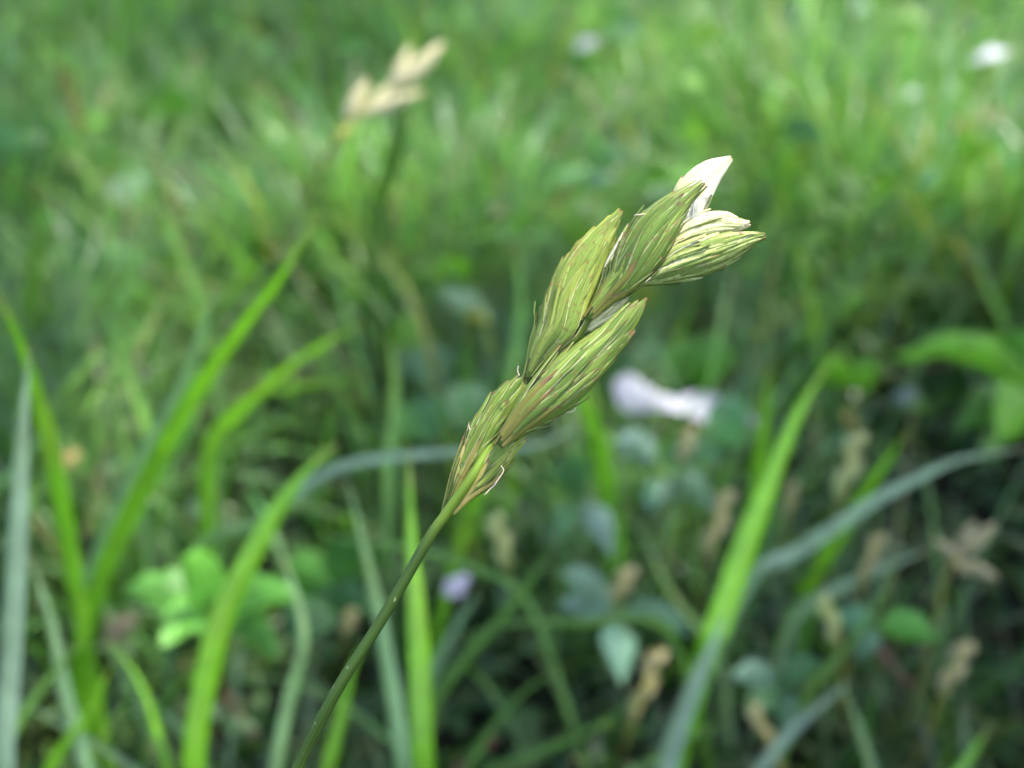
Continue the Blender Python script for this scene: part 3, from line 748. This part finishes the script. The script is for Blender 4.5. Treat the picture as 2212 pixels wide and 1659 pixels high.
herb("soft grey leaves in a tuft at the bottom right", [
    ((1680, 1480), (1580, 1460), .30, .29, 60, (.14, .24, .16), .2, 'leaf'), ((1690, 1480), (1770, 1430), .30, .29, 60, (.11, .22, .12), .2, 'leaf'),
    ((1690, 1490), (1700, 1580), .30, .29, 60, (.1, .2, .1), .2, 'leaf'), ((1690, 1490), (1610, 1550), .30, .29, 60, (.07, .18, .06), .2, 'leaf')], (1690, 1500), group=HG)
herb("yellow green leaf cluster behind the wide blade's tip", [
    ((580, 600), (540, 500), .60, .57, 90, LB, .3, 'leaf'), ((600, 600), (690, 540), .60, .58, 90, LG, .3, 'leaf'), ((580, 610), (500, 580), .60, .59, 90, LG, .2, 'leaf'),
    ((610, 610), (660, 640), .59, .58, 80, LB, .2, 'leaf')], (590, 650), group=HG)
herb("lime green leaves left of the upper spikelets", [
    ((960, 640), (1010, 560), .52, .50, 80, LB, .3, 'leaf'), ((940, 640), (890, 600), .52, .51, 80, LG, .2, 'leaf'), ((900, 760), (860, 690), .46, .45, 90, LB, .2, 'leaf')], (950, 680), group=HG)
herb("deep green bushy leaves in the upper right", [
    ((1830, 150), (1740, 60), 1.0, .98, 90, LG, .3, 'leaf'), ((1830, 150), (1900, 50), 1.0, .98, 100, LB, .3, 'leaf'), ((1830, 160), (1780, 190), 1.0, .99, 90, LD, .2, 'leaf'),
    ((1840, 160), (1950, 130), 1.0, .99, 90, LG, .2, 'leaf'), ((1840, 170), (1870, 240), .99, .98, 80, LD, .3, 'leaf')], (1835, 240), group=HG)
herb("yellow leaves by the right edge, upper third", [
    ((2140, 350), (2080, 320), .8, .79, 60, LB, .2, 'leaf'), ((2150, 350), (2220, 330), .8, .79, 70, LB, .2, 'leaf'), ((2140, 200), (2180, 180), .95, .94, 50, LB, .3, 'leaf')], (2145, 380), group=HG)

# ------------------------------------------------------------------ pale and dry leaves lying about
def lying_leaf(label, base, tip, db, dt, w_px, col, mat, roll=0.0, name="fallen_leaf", cat="leaf", group=None, droop=.12, taper='leaf', fold=.25):
    bp, tp = P(*base, db), P(*tp_(tip), dt)
    for v in (bp, tp): v.z = max(v.z, ground_z(v.x, v.y) + .004)
    org = bp.copy()
    L = (tp - bp).length
    path = catmull([bp, bp.lerp(tp, .5) + Vector((0, 0, droop * L)), tp], 14)
    V, F, UV = ribbon(path, w_px * (db + dt) / 2 / FPX, roll, 0, fold, taper, 7)
    for i, v in enumerate(V):
        q = (UV[i][0] - .5) * 2
        v.z += .06 * L * math.sin(UV[i][1] * 9 + q * 2.0 + base[0]) * abs(q)
    o = link(name, mesh(name, [v - org for v in V], F, mat, UV, [col] * len(V)))
    o.location = org
    tag(o, label, cat, group)
    return o
def tp_(t): return t
FG = "pale and dry leaves lying in the grass"
WH = (.32, .33, .34)  # whitish tint stands for light glinting off leaves
lying_leaf("broad leaf tinted white for sky sheen, right of the lower spikelets", (1325, 840), (1640, 910), .40, .40, 84, (.36, .36, .40), M_PETAL, roll=-.35, group=FG, droop=.0, taper='waist', fold=.1)  # white tint stands for the sky reflected on a glossy leaf
lying_leaf("pale whitish leaf left of the upper spikelets", (950, 625), (1075, 705), .42, .42, 58, (.17, .28, .13), M_PETAL, roll=-.7, group=FG)
lying_leaf("curled yellow leaf strip left of the spike", (1010, 690), (1075, 830), .41, .40, 32, (.30, .30, .04), M_DRY, roll=.3, group=FG, taper='lance', droop=.5)
lying_leaf("tiny pinkish white petal right of the stem", (965, 1290), (1015, 1245), .31, .31, 44, (.72, .62, .72), M_PETAL, roll=.2, name="fallen_petal", cat="petal", droop=.1)
lying_leaf("leaf tinted bright like a glint at top, right of centre", (1240, 110), (1300, 80), .73, .73, 36, WH, M_PETAL, roll=-.8, group=FG)
lying_leaf("left of two small leaves tinted white as glints at upper right", (1930, 215), (1985, 190), .64, .64, 40, WH, M_PETAL, roll=-.7, group=FG)
lying_leaf("right of two small leaves tinted white as glints at upper right", (2025, 210), (2075, 180), .64, .64, 36, WH, M_PETAL, roll=-.7, group=FG)
lying_leaf("leaf tinted lavender for reflected light, near the upper right corner", (2080, 140), (2180, 110), .72, .72, 40, (.7, .66, .74), M_PETAL, roll=-.8, group=FG)  # lavender tint stands for light reflected off a dry leaf
lying_leaf("brown dead leaf by the right edge, upper part", (2060, 275), (2190, 250), .59, .59, 46, (.24, .16, .11), M_DRY, roll=-.7, group=FG)
lying_leaf("pinkish tan leaf just right of the top spikelets", (1680, 470), (1770, 490), .62, .62, 50, (.26, .22, .18), M_DRY, roll=-.7, group=FG)
lying_leaf("grey lavender leaf at right, upper middle", (1880, 380), (2000, 410), .7, .7, 40, (.38, .38, .40), M_PETAL, roll=-.8, group=FG)
lying_leaf("pale grey leaf near the right edge, middle height", (2090, 540), (2160, 640), .56, .54, 60, (.42, .48, .47), M_PETAL, roll=-.6, group=FG)
lying_leaf("brown patch of dead leaf at left, middle", (230, 1380), (300, 1330), .30, .30, 46, (.09, .08, .05), M_DRY, roll=-.5, group=FG)
lying_leaf("tan bit of dead leaf near left edge", (130, 1010), (175, 975), .34, .34, 30, (.45, .33, .12), M_DRY, roll=-.3, group=FG)
lying_leaf("small white leaf below the bright right hand leaves", (1930, 870), (1985, 840), .42, .42, 44, (.12, .17, .15), M_PETAL, roll=-.6, group=FG)
lying_leaf("ochre dry leaf upright at upper left", (180, 300), (125, 130), .6, .62, 30, (.15, .13, .03), M_DRY, roll=.3, group=FG, taper='lance')

# ------------------------------------------------------------------ sedge spikelets
class Body:
    """Tapering body of a spikelet: a centre line with a half width at every point, seen broadside by the viewer."""
    def __init__(self, pairs, depth=.7):
        self.c = [(a + b) / 2 for a, b in pairs]
        self.r = [(a - b).length / 2 for a, b in pairs]
        self.depth = depth
        n = len(pairs)
        N = 48
        self.C = catmull(self.c, N)
        self.R = [max(0.00002, v.x * .90) for v in catmull([Vector((r, 0, 0)) for r in self.r], N)]
        self.N = N
        self.len = sum((q - p).length for p, q in zip(self.C, self.C[1:]))
    def at(self, t):
        u = max(0.0, t) * (self.N - 1)
        k = min(int(u), self.N - 2)
        f = u - k
        if t > 1:
            d = (self.C[-1] - self.C[-3]).normalized()
            c, r = self.C[-1] + d * (t - 1) * self.len, 0.00003
            ax = d
        else:
            c = self.C[k].lerp(self.C[k + 1], f)
            r = self.R[k] * (1 - f) + self.R[k + 1] * f
            ax = (self.C[min(k + 2, self.N - 1)] - self.C[max(k - 1, 0)]).normalized()
        if t < 0:
            c = c + (self.C[0] - self.C[1]).normalized() * (-t) * self.len
        toward = (VIEW - c).normalized()
        y = (toward - ax * toward.dot(ax)).normalized()
        return c, r, ax, y.cross(ax), y

PROFILE = [(0, .30), (.12, .62), (.28, .93), (.45, 1.0), (.62, .86), (.78, .58), (.90, .30), (1.0, .04)]
def plain_body(base, tip, hw, depth=.8):
    ax = (tip - base).normalized()
    toward = (VIEW - base).normalized()
    y = (toward - ax * toward.dot(ax)).normalized()
    sx = y.cross(ax)
    return Body([(base.lerp(tip, t) + sx * (hw * k), base.lerp(tip, t) - sx * (hw * k)) for t, k in PROFILE], depth)

def scale_geo(bd, t0, th, slen, swid, lift, rk=1.0, rows=8, cross=5, jit=0.0):
    """One scale hugging the body of a spikelet; its tip stands a little proud."""
    V, F, UV = [], [], []
    slen = min(slen, 1.02 - t0)
    for i in range(rows):
        s = i / (rows - 1)
        t = t0 + s * slen
        c, r, ax, sx, sy = bd.at(t)
        r = r * rk + 0.00004 + lift * s * s * (1 - .6 * max(0, t - .5) / .5 if t < 1 else .4)
        a = th + jit * s
        cs, sn = math.cos(a), math.sin(a)
        nrm = (sx * cs + sy * (sn * bd.depth)).normalized()
        tng = (-sx * sn + sy * (cs * bd.depth)).normalized()
        p = c + sx * (cs * r) + sy * (sn * r * bd.depth)
        w = swid * (min(1, .35 + s * 2.2)) * (1 - s ** 2.0) ** 0.9 + 0.000015
        for j in range(cross):
            q = j / (cross - 1) * 2 - 1
            V.append(p + tng * (q * w) - nrm * ((q * w) ** 2 / (2 * max(r, swid * 1.1)) * 0.9) + nrm * (0.00014 * (1 - abs(q))))
            UV.append((q * .5 + .5, s))
    for i in range(rows - 1):
        for j in range(cross - 1):
            a = i * cross + j
            F.append((a, a + 1, a + cross + 1, a + cross))
    return V, F, UV

def spindle(bd, n=20, sides=12):
    V, F, UV = [], [], []
    for i in range(n):
        t = i / (n - 1) * .97
        c, r, ax, sx, sy = bd.at(t)
        r *= .92
        for j in range(sides):
            a = 2 * math.pi * j / sides
            V.append(c + sx * (math.cos(a) * r) + sy * (math.sin(a) * r * bd.depth))
            UV.append((j / sides, t))
    for i in range(n - 1):
        for j in range(sides):
            a, b = i * sides + j, i * sides + (j + 1) % sides
            F.append((a, b, b + sides, a + sides))
    F.append(tuple(range(sides))[::-1])
    F.append(tuple((n - 1) * sides + j for j in range(sides)))
    return V, F, UV

def add_spikelet(parent, pairs, n, mat, label=None, depth=.7, seed=0, slen=.40, swid=.34, mat2=None, p2=0.0, t_max=.70, t_min=-.02, lift=.00026, mat_foot=None, foot_to=.05):
    r = random.Random(seed)
    bd = Body(pairs, depth)
    hw = max(bd.R)
    V, F, UV = spindle(bd)
    sp = link("spikelet", mesh("spikelet", V, F, mat, UV), parent)
    if label: sp["label"] = label
    for k in range(n):
        f = (k + .5) / n
        t0 = t_min + (t_max - t_min) * f ** .9
        th = k * 2.39996 + r.uniform(-.25, .25)
        if math.sin(th) < -.35:      # the far side: fold round to a flank instead
            th = -th
        m = mat2 if (mat2 is not None and r.random() < p2) else mat
        if mat_foot is not None and t0 < foot_to: m = mat_foot
        V, F, UV = scale_geo(bd, t0, th, slen * r.uniform(.82, 1.15), hw * swid * r.uniform(.7, 1.1), lift * (r.uniform(.2, 1.7) if r.random() > .16 else r.uniform(2.2, 3.6)), r.uniform(.95, 1.05), jit=r.uniform(-.22, .22))
        o = link("scale", mesh("scale", V, F, m, UV), sp)
        o.location = (0, 0, 0)
    # slim beaks between the scales: too fine to pick apart singly
    VV, FF, UU = [], [], []
    for k in range(int(n * 1.2)):
        t0 = r.uniform(.02, .78); th = r.uniform(-.3, math.pi + .3)
        V, F, UV = scale_geo(bd, t0, th, slen * r.uniform(.35, .65), hw * swid * r.uniform(.10, .24), lift * r.uniform(.3, 2.0), r.uniform(.99, 1.03), rows=6, cross=3, jit=r.uniform(-.25, .25))
        k0 = len(VV)
        VV += V; UU += UV; FF += [tuple(a + k0 for a in f) for f in F]
    o = link("seed_beaks", mesh("seed_beaks", VV, FF, mat2 or mat, UU), sp)
    o.location = (0, 0, 0); o["kind"] = "stuff"
    return sp

# ------------------------------------------------------------------ the sedge in focus
D0 = FOCUS
def H(px, py, dz=0.0):
    return P(px, py, D0 + dz)
PX = D0 / FPX                                   # metres per frame pixel at the spike

foot = Vector((-.075, .055, 0)); foot.z = ground_z(foot.x, foot.y)
sedge = empty("sedge_plant", foot, "sharp green sedge spike leaning up right on its slim stem", "sedge")
stem_ctl = [foot + Vector((0, 0, -.003)), foot + Vector((.004, .006, .05)), foot + Vector((.013, .016, .11)), H(560, 1820, .002), H(640, 1659, .001), H(722, 1500), H(826, 1335), H(925, 1165), H(962, 1112),
            H(1020, 1028, -.0004), H(1055, 968, .0004), H(1105, 880, .0012), H(1165, 800, .0014), H(1230, 738, .0006), H(1282, 680, .0004), H(1330, 620, .0008), H(1400, 560, .0012), H(1462, 505, .002)]
path = catmull(stem_ctl, 90)
rad = []
for i in range(90):
    t = i / 89
    rad.append(PX * (14.5 - 3.5 * min(1, t / .5)) if t < .5 else PX * (11 - 5 * (t - .5) / .5))
V, F, UV = tube(path, rad, 12, .10)
link("stem", mesh("stem", V, F, M_STEM, UV), sedge)

def St(dz, *prs):
    """Stations of a spikelet, foot to tip: left and right edge in an enlarged view of the spike."""
    n = len(prs)
    return [tuple(H(898.6 + .5468 * x, 259.2 + .5468 * y, dz) for x, y in pr) for pr in prs]
S = add_spikelet
S(sedge, St(.0007, ((100, 1580), (112, 1575)), ((138, 1440), (215, 1405)), ((178, 1305), (285, 1310)), ((222, 1210), (345, 1230)), ((290, 1125), (400, 1130)), ((355, 1070), (435, 1060)), ((430, 1003), (440, 1010))),
  34, M_SCALE, "lowest spikelet clasping the stem", seed=1, slen=.36, mat2=M_SCALE_D, p2=.4, depth=.5, mat_foot=M_SCALE_R, foot_to=.14)
S(sedge, St(.0003, ((108, 1580), (118, 1585)), ((185, 1465), (212, 1503)), ((250, 1365), (292, 1445)), ((310, 1290), (345, 1378)), ((372, 1256), (392, 1305)), ((428, 1243), (432, 1248))),
  16, M_SCALE_Y, "small yellowish spikelet on the right of the stem", seed=2, slen=.45, swid=.45, mat2=M_SCALE, p2=.3, lift=.00022, mat_foot=M_SCALE_R, foot_to=.18)
S(sedge, St(-.0012, ((312, 1292), (345, 1285)), ((370, 1165), (440, 1238)), ((438, 1058), (542, 1185)), ((525, 970), (645, 1108)), ((638, 880), (735, 1005)), ((740, 818), (803, 908)), ((825, 754), (855, 818)), ((896, 710), (899, 716))),
  50, M_SCALE_D, "big green spikelet pointing right, lower on the spike", seed=3, slen=.36, swid=.30, mat2=M_SCALE, p2=.5, mat_foot=M_SCALE_B)
S(sedge, St(.0004, ((428, 1020), (455, 1015)), ((448, 890), (560, 925)), ((482, 780), (662, 850)), ((528, 650), (705, 705)), ((592, 560), (745, 592)), ((668, 472), (766, 512)), ((740, 410), (786, 432)), ((800, 366), (803, 371))),
  50, M_SCALE, "tall green spikelet on the upper left", seed=4, slen=.38, swid=.30, mat2=M_SCALE_Y, p2=.4, mat_foot=M_SCALE_Y)
S(sedge, St(-.0008, ((662, 785), (690, 785)), ((722, 675), (790, 708)), ((768, 595), (882, 655)), ((812, 488), (962, 565)), ((888, 388), (1022, 455)), ((980, 322), (1062, 368)), ((1062, 283), (1098, 302)), ((1124, 250), (1128, 256))),
  44, M_SCALE_D, "dark green spikelet in front near the top", seed=5, slen=.40, swid=.32, mat2=M_SCALE, p2=.3, mat_foot=M_SCALE_B)
S(sedge, St(.0005, ((690, 705), (735, 690)), ((724, 590), (790, 585)), ((785, 500), (838, 500)), ((850, 405), (856, 410))),
  8, M_SCALE_W, "thin silvery spikelet half hidden by the dark one", seed=10, slen=.5, swid=.5, mat2=M_SCALE_P, p2=.4)
S(sedge, St(.0006, ((872, 640), (884, 652)), ((940, 568), (968, 649)), ((1008, 503), (1070, 635)), ((1108, 473), (1168, 603)), ((1210, 451), (1242, 562)), ((1300, 448), (1318, 502)), ((1368, 456), (1370, 462))),
  42, M_SCALE_P, "streaked spikelet pointing right below the top", seed=6, lift=.00016, slen=.42, swid=.30, mat2=M_SCALE, p2=.5)
S(sedge, St(.0022, ((1035, 440), (1105, 450)), ((1008, 318), (1152, 350)), ((1043, 253), (1183, 282)), ((1103, 198), (1208, 234)), ((1172, 166), (1228, 196)), ((1238, 152), (1242, 157))),
  13, M_SCALE_W, "white topmost spikelet", seed=7, slen=.75, swid=.50, lift=.00012, mat2=M_SCALE_C, p2=.3, t_max=.55, mat_foot=M_SCALE_C)
S(sedge, St(.0016, ((985, 500), (1000, 525)), ((1062, 408), (1090, 495)), ((1138, 371), (1162, 478)), ((1205, 368), (1224, 460)), ((1256, 390), (1270, 442)), ((1312, 405), (1313, 411))),
  18, M_SCALE_C, "cream spikelet between the white and streaked ones", seed=8, slen=.55, swid=.42, lift=.00014, mat2=M_SCALE_Y, p2=.15)
S(sedge, St(.0002, ((650, 840), (665, 842)), ((698, 780), (740, 802)), ((780, 722), (800, 748)), ((828, 690), (831, 694))),
  10, M_SCALE_C, "small cream bud under the dark spikelet", seed=9, slen=.55, swid=.6)

def thread(pts, r=.00006, dz=-.0012):
    path = catmull([H(x, y, dz) for x, y in pts], 9)
    V, F, UV = tube(path, [r * (1 - .4 * i / 8) for i in range(9)], 5)
    link("withered_style", mesh("withered_style", V, F, M_FIL, UV), sedge)
for pts in ([(1215, 890), (1235, 880), (1252, 872)], [(1218, 892), (1238, 888), (1244, 880)], [(1065, 1052), (1080, 1030), (1088, 1016), (1082, 1006)], [(1046, 1070), (1060, 1055), (1070, 1047)],
            [(1370, 465), (1400, 462), (1425, 464)], [(1600, 492), (1610, 482), (1617, 486)], [(1122, 812), (1118, 800), (1120, 790)],
            [(1525, 466), (1540, 461), (1548, 463)], [(1405, 600), (1398, 606), (1394, 611)], [(1016, 930), (1013, 922), (1012, 915)], [(1330, 760), (1345, 752), (1352, 742)]):
    thread(pts)

# ------------------------------------------------------------------ other sedge heads, out of focus
def small_head(label, cat, pts, d, spk, mat, foot_px=None, group="other sedge heads", stalk_mat=None, stalk_r=.0006, name="small_sedge"):
    """pts: stalk in frame pixels from foot up; spk: list of (base, tip, half width px)."""
    if foot_px is None:
        fx, fy = pts[0]
        g = P(fx, fy, d); 
        g = Vector((g.x, g.y + .01, 0))
    else:
        g = P(*foot_px, ground_d(*foot_px))
    g.z = ground_z(g.x, g.y)
    root = empty(name, g, label, cat, group)
    ctl = [g] + [P(x, y, d) for x, y in pts]
    path = catmull(ctl, 20)
    V, F, UV = tube(path, [stalk_r * (1 - .4 * i / 19) for i in range(20)], 6)
    link("stalk", mesh("stalk", V, F, stalk_mat or M_STALK, UV), root)
    px = d / FPX
    for i, (b, t, hw) in enumerate(spk):
        base, tip = P(*b, d), P(*t, d)
        bd = plain_body(base, tip, hw * px)
        V, F, UV = spindle(bd, 9, 8)
        r = random.Random(int(b[0] * 7 + b[1]))
        for k in range(12):
            v, f, u = scale_geo(bd, .7 * k / 12, k * 2.4, .45, hw * px * .6, hw * px * .3 * r.random(), 1.0, 5, 3)
            k0 = len(V)
            V += v; UV += u; F += [tuple(a + k0 for a in ff) for ff in f]
        link("spikelet", mesh("spikelet", V, F, mat, UV), root)
    return root

small_head("distant tan sedge spike in the upper left, out of focus", "sedge", [(700, 350), (745, 285), (790, 225), (860, 180)], .33,
           [((745, 262), (794, 172), 16), ((770, 250), (918, 198), 16), ((846, 202), (886, 98), 15), ((862, 192), (958, 92), 20), ((800, 232), (850, 176), 10)], M_SCALE_T, foot_px=(560, 620), group=None, stalk_r=.0008)
def cluster(a, b, w, n=4):
    out = []
    for i in range(n):
        f0 = i / n
        x0, y0 = a[0] + (b[0] - a[0]) * f0, a[1] + (b[1] - a[1]) * f0
        f1 = min(1.0, f0 + .42)
        s = (1 if i % 2 else -1) * w * .55
        dx, dy = b[0] - a[0], b[1] - a[1]
        L = math.hypot(dx, dy)
        out.append(((x0, y0), (a[0] + dx * f1 - dy / L * s, a[1] + dy * f1 + dx / L * s), w * .5))
    return out
heads = [
    ("tan sedge head left of the long blade", (1528, 1205), (1575, 1055), 24, .31, M_SCALE_T, (1500, 1330)),
    ("pale green sedge head right of the long blade", (1815, 1080), (1855, 930), 26, .32, M_SCALE_P, (1770, 1250)),
    ("yellowish sedge head under the grey arch", (1862, 1265), (1902, 1150), 22, .305, M_SCALE_T, (1850, 1380)),
    ("cream sedge head hanging below the long blade", (1815, 1395), (1772, 1285), 22, .295, M_SCALE_P, (1850, 1500)),
    ("tan sedge head against dark soil at lower right", (2035, 1500), (2092, 1385), 26, .295, M_SCALE_T, (1990, 1560)),
    ("small tan sedge head above the mint leaves", (1330, 1300), (1362, 1225), 26, .30, M_SCALE_T, (1320, 1390)),
    ("dull yellow sedge head at bottom, right of centre", (1365, 1560), (1425, 1400), 26, .30, M_SCALE_T, (1340, 1640)),
    ("slim yellow sedge head at the bottom edge", (1690, 1665), (1622, 1520), 18, .285, M_SCALE_T, (1720, 1720)),
    ("cream green sedge head just right of the stem top", (1100, 1230), (1065, 1110), 24, .30, M_SCALE_P, (1110, 1330)),
    ("yellow sedge head below the white leaf", (1470, 1000), (1492, 925), 20, .36, M_SCALE_T, (1460, 1070)),
    ("small yellow sedge head left of the lower stem", (745, 1375), (762, 1315), 18, .305, M_SCALE_T, (735, 1430)),
    ("brownish sedge head tip above the pale green one", (1850, 925), (1820, 890), 16, .36, M_SCALE_B, (1880, 1010)),
    ("faint tan sedge head behind the long blade", (1700, 1120), (1715, 1040), 15, .36, M_SCALE_T, (1690, 1210)),
]
for lab, a, b, w, d, m, fp in heads:
    small_head(lab, "sedge", [a, b], d, cluster(a, b, w * 1.15), M_SCALE_K if m is M_SCALE_T else m, foot_px=fp)
small_head("star shaped tan sedge head near the right edge", "sedge", [(2040, 1260), (2075, 1215)], .285,
           [((2075, 1210), (2020, 1165), 15), ((2075, 1205), (2150, 1130), 16), ((2080, 1215), (2155, 1250), 15), ((2070, 1190), (2105, 1125), 14), ((2070, 1215), (2095, 1240), 14)], M_SCALE_K, foot_px=(2010, 1400))
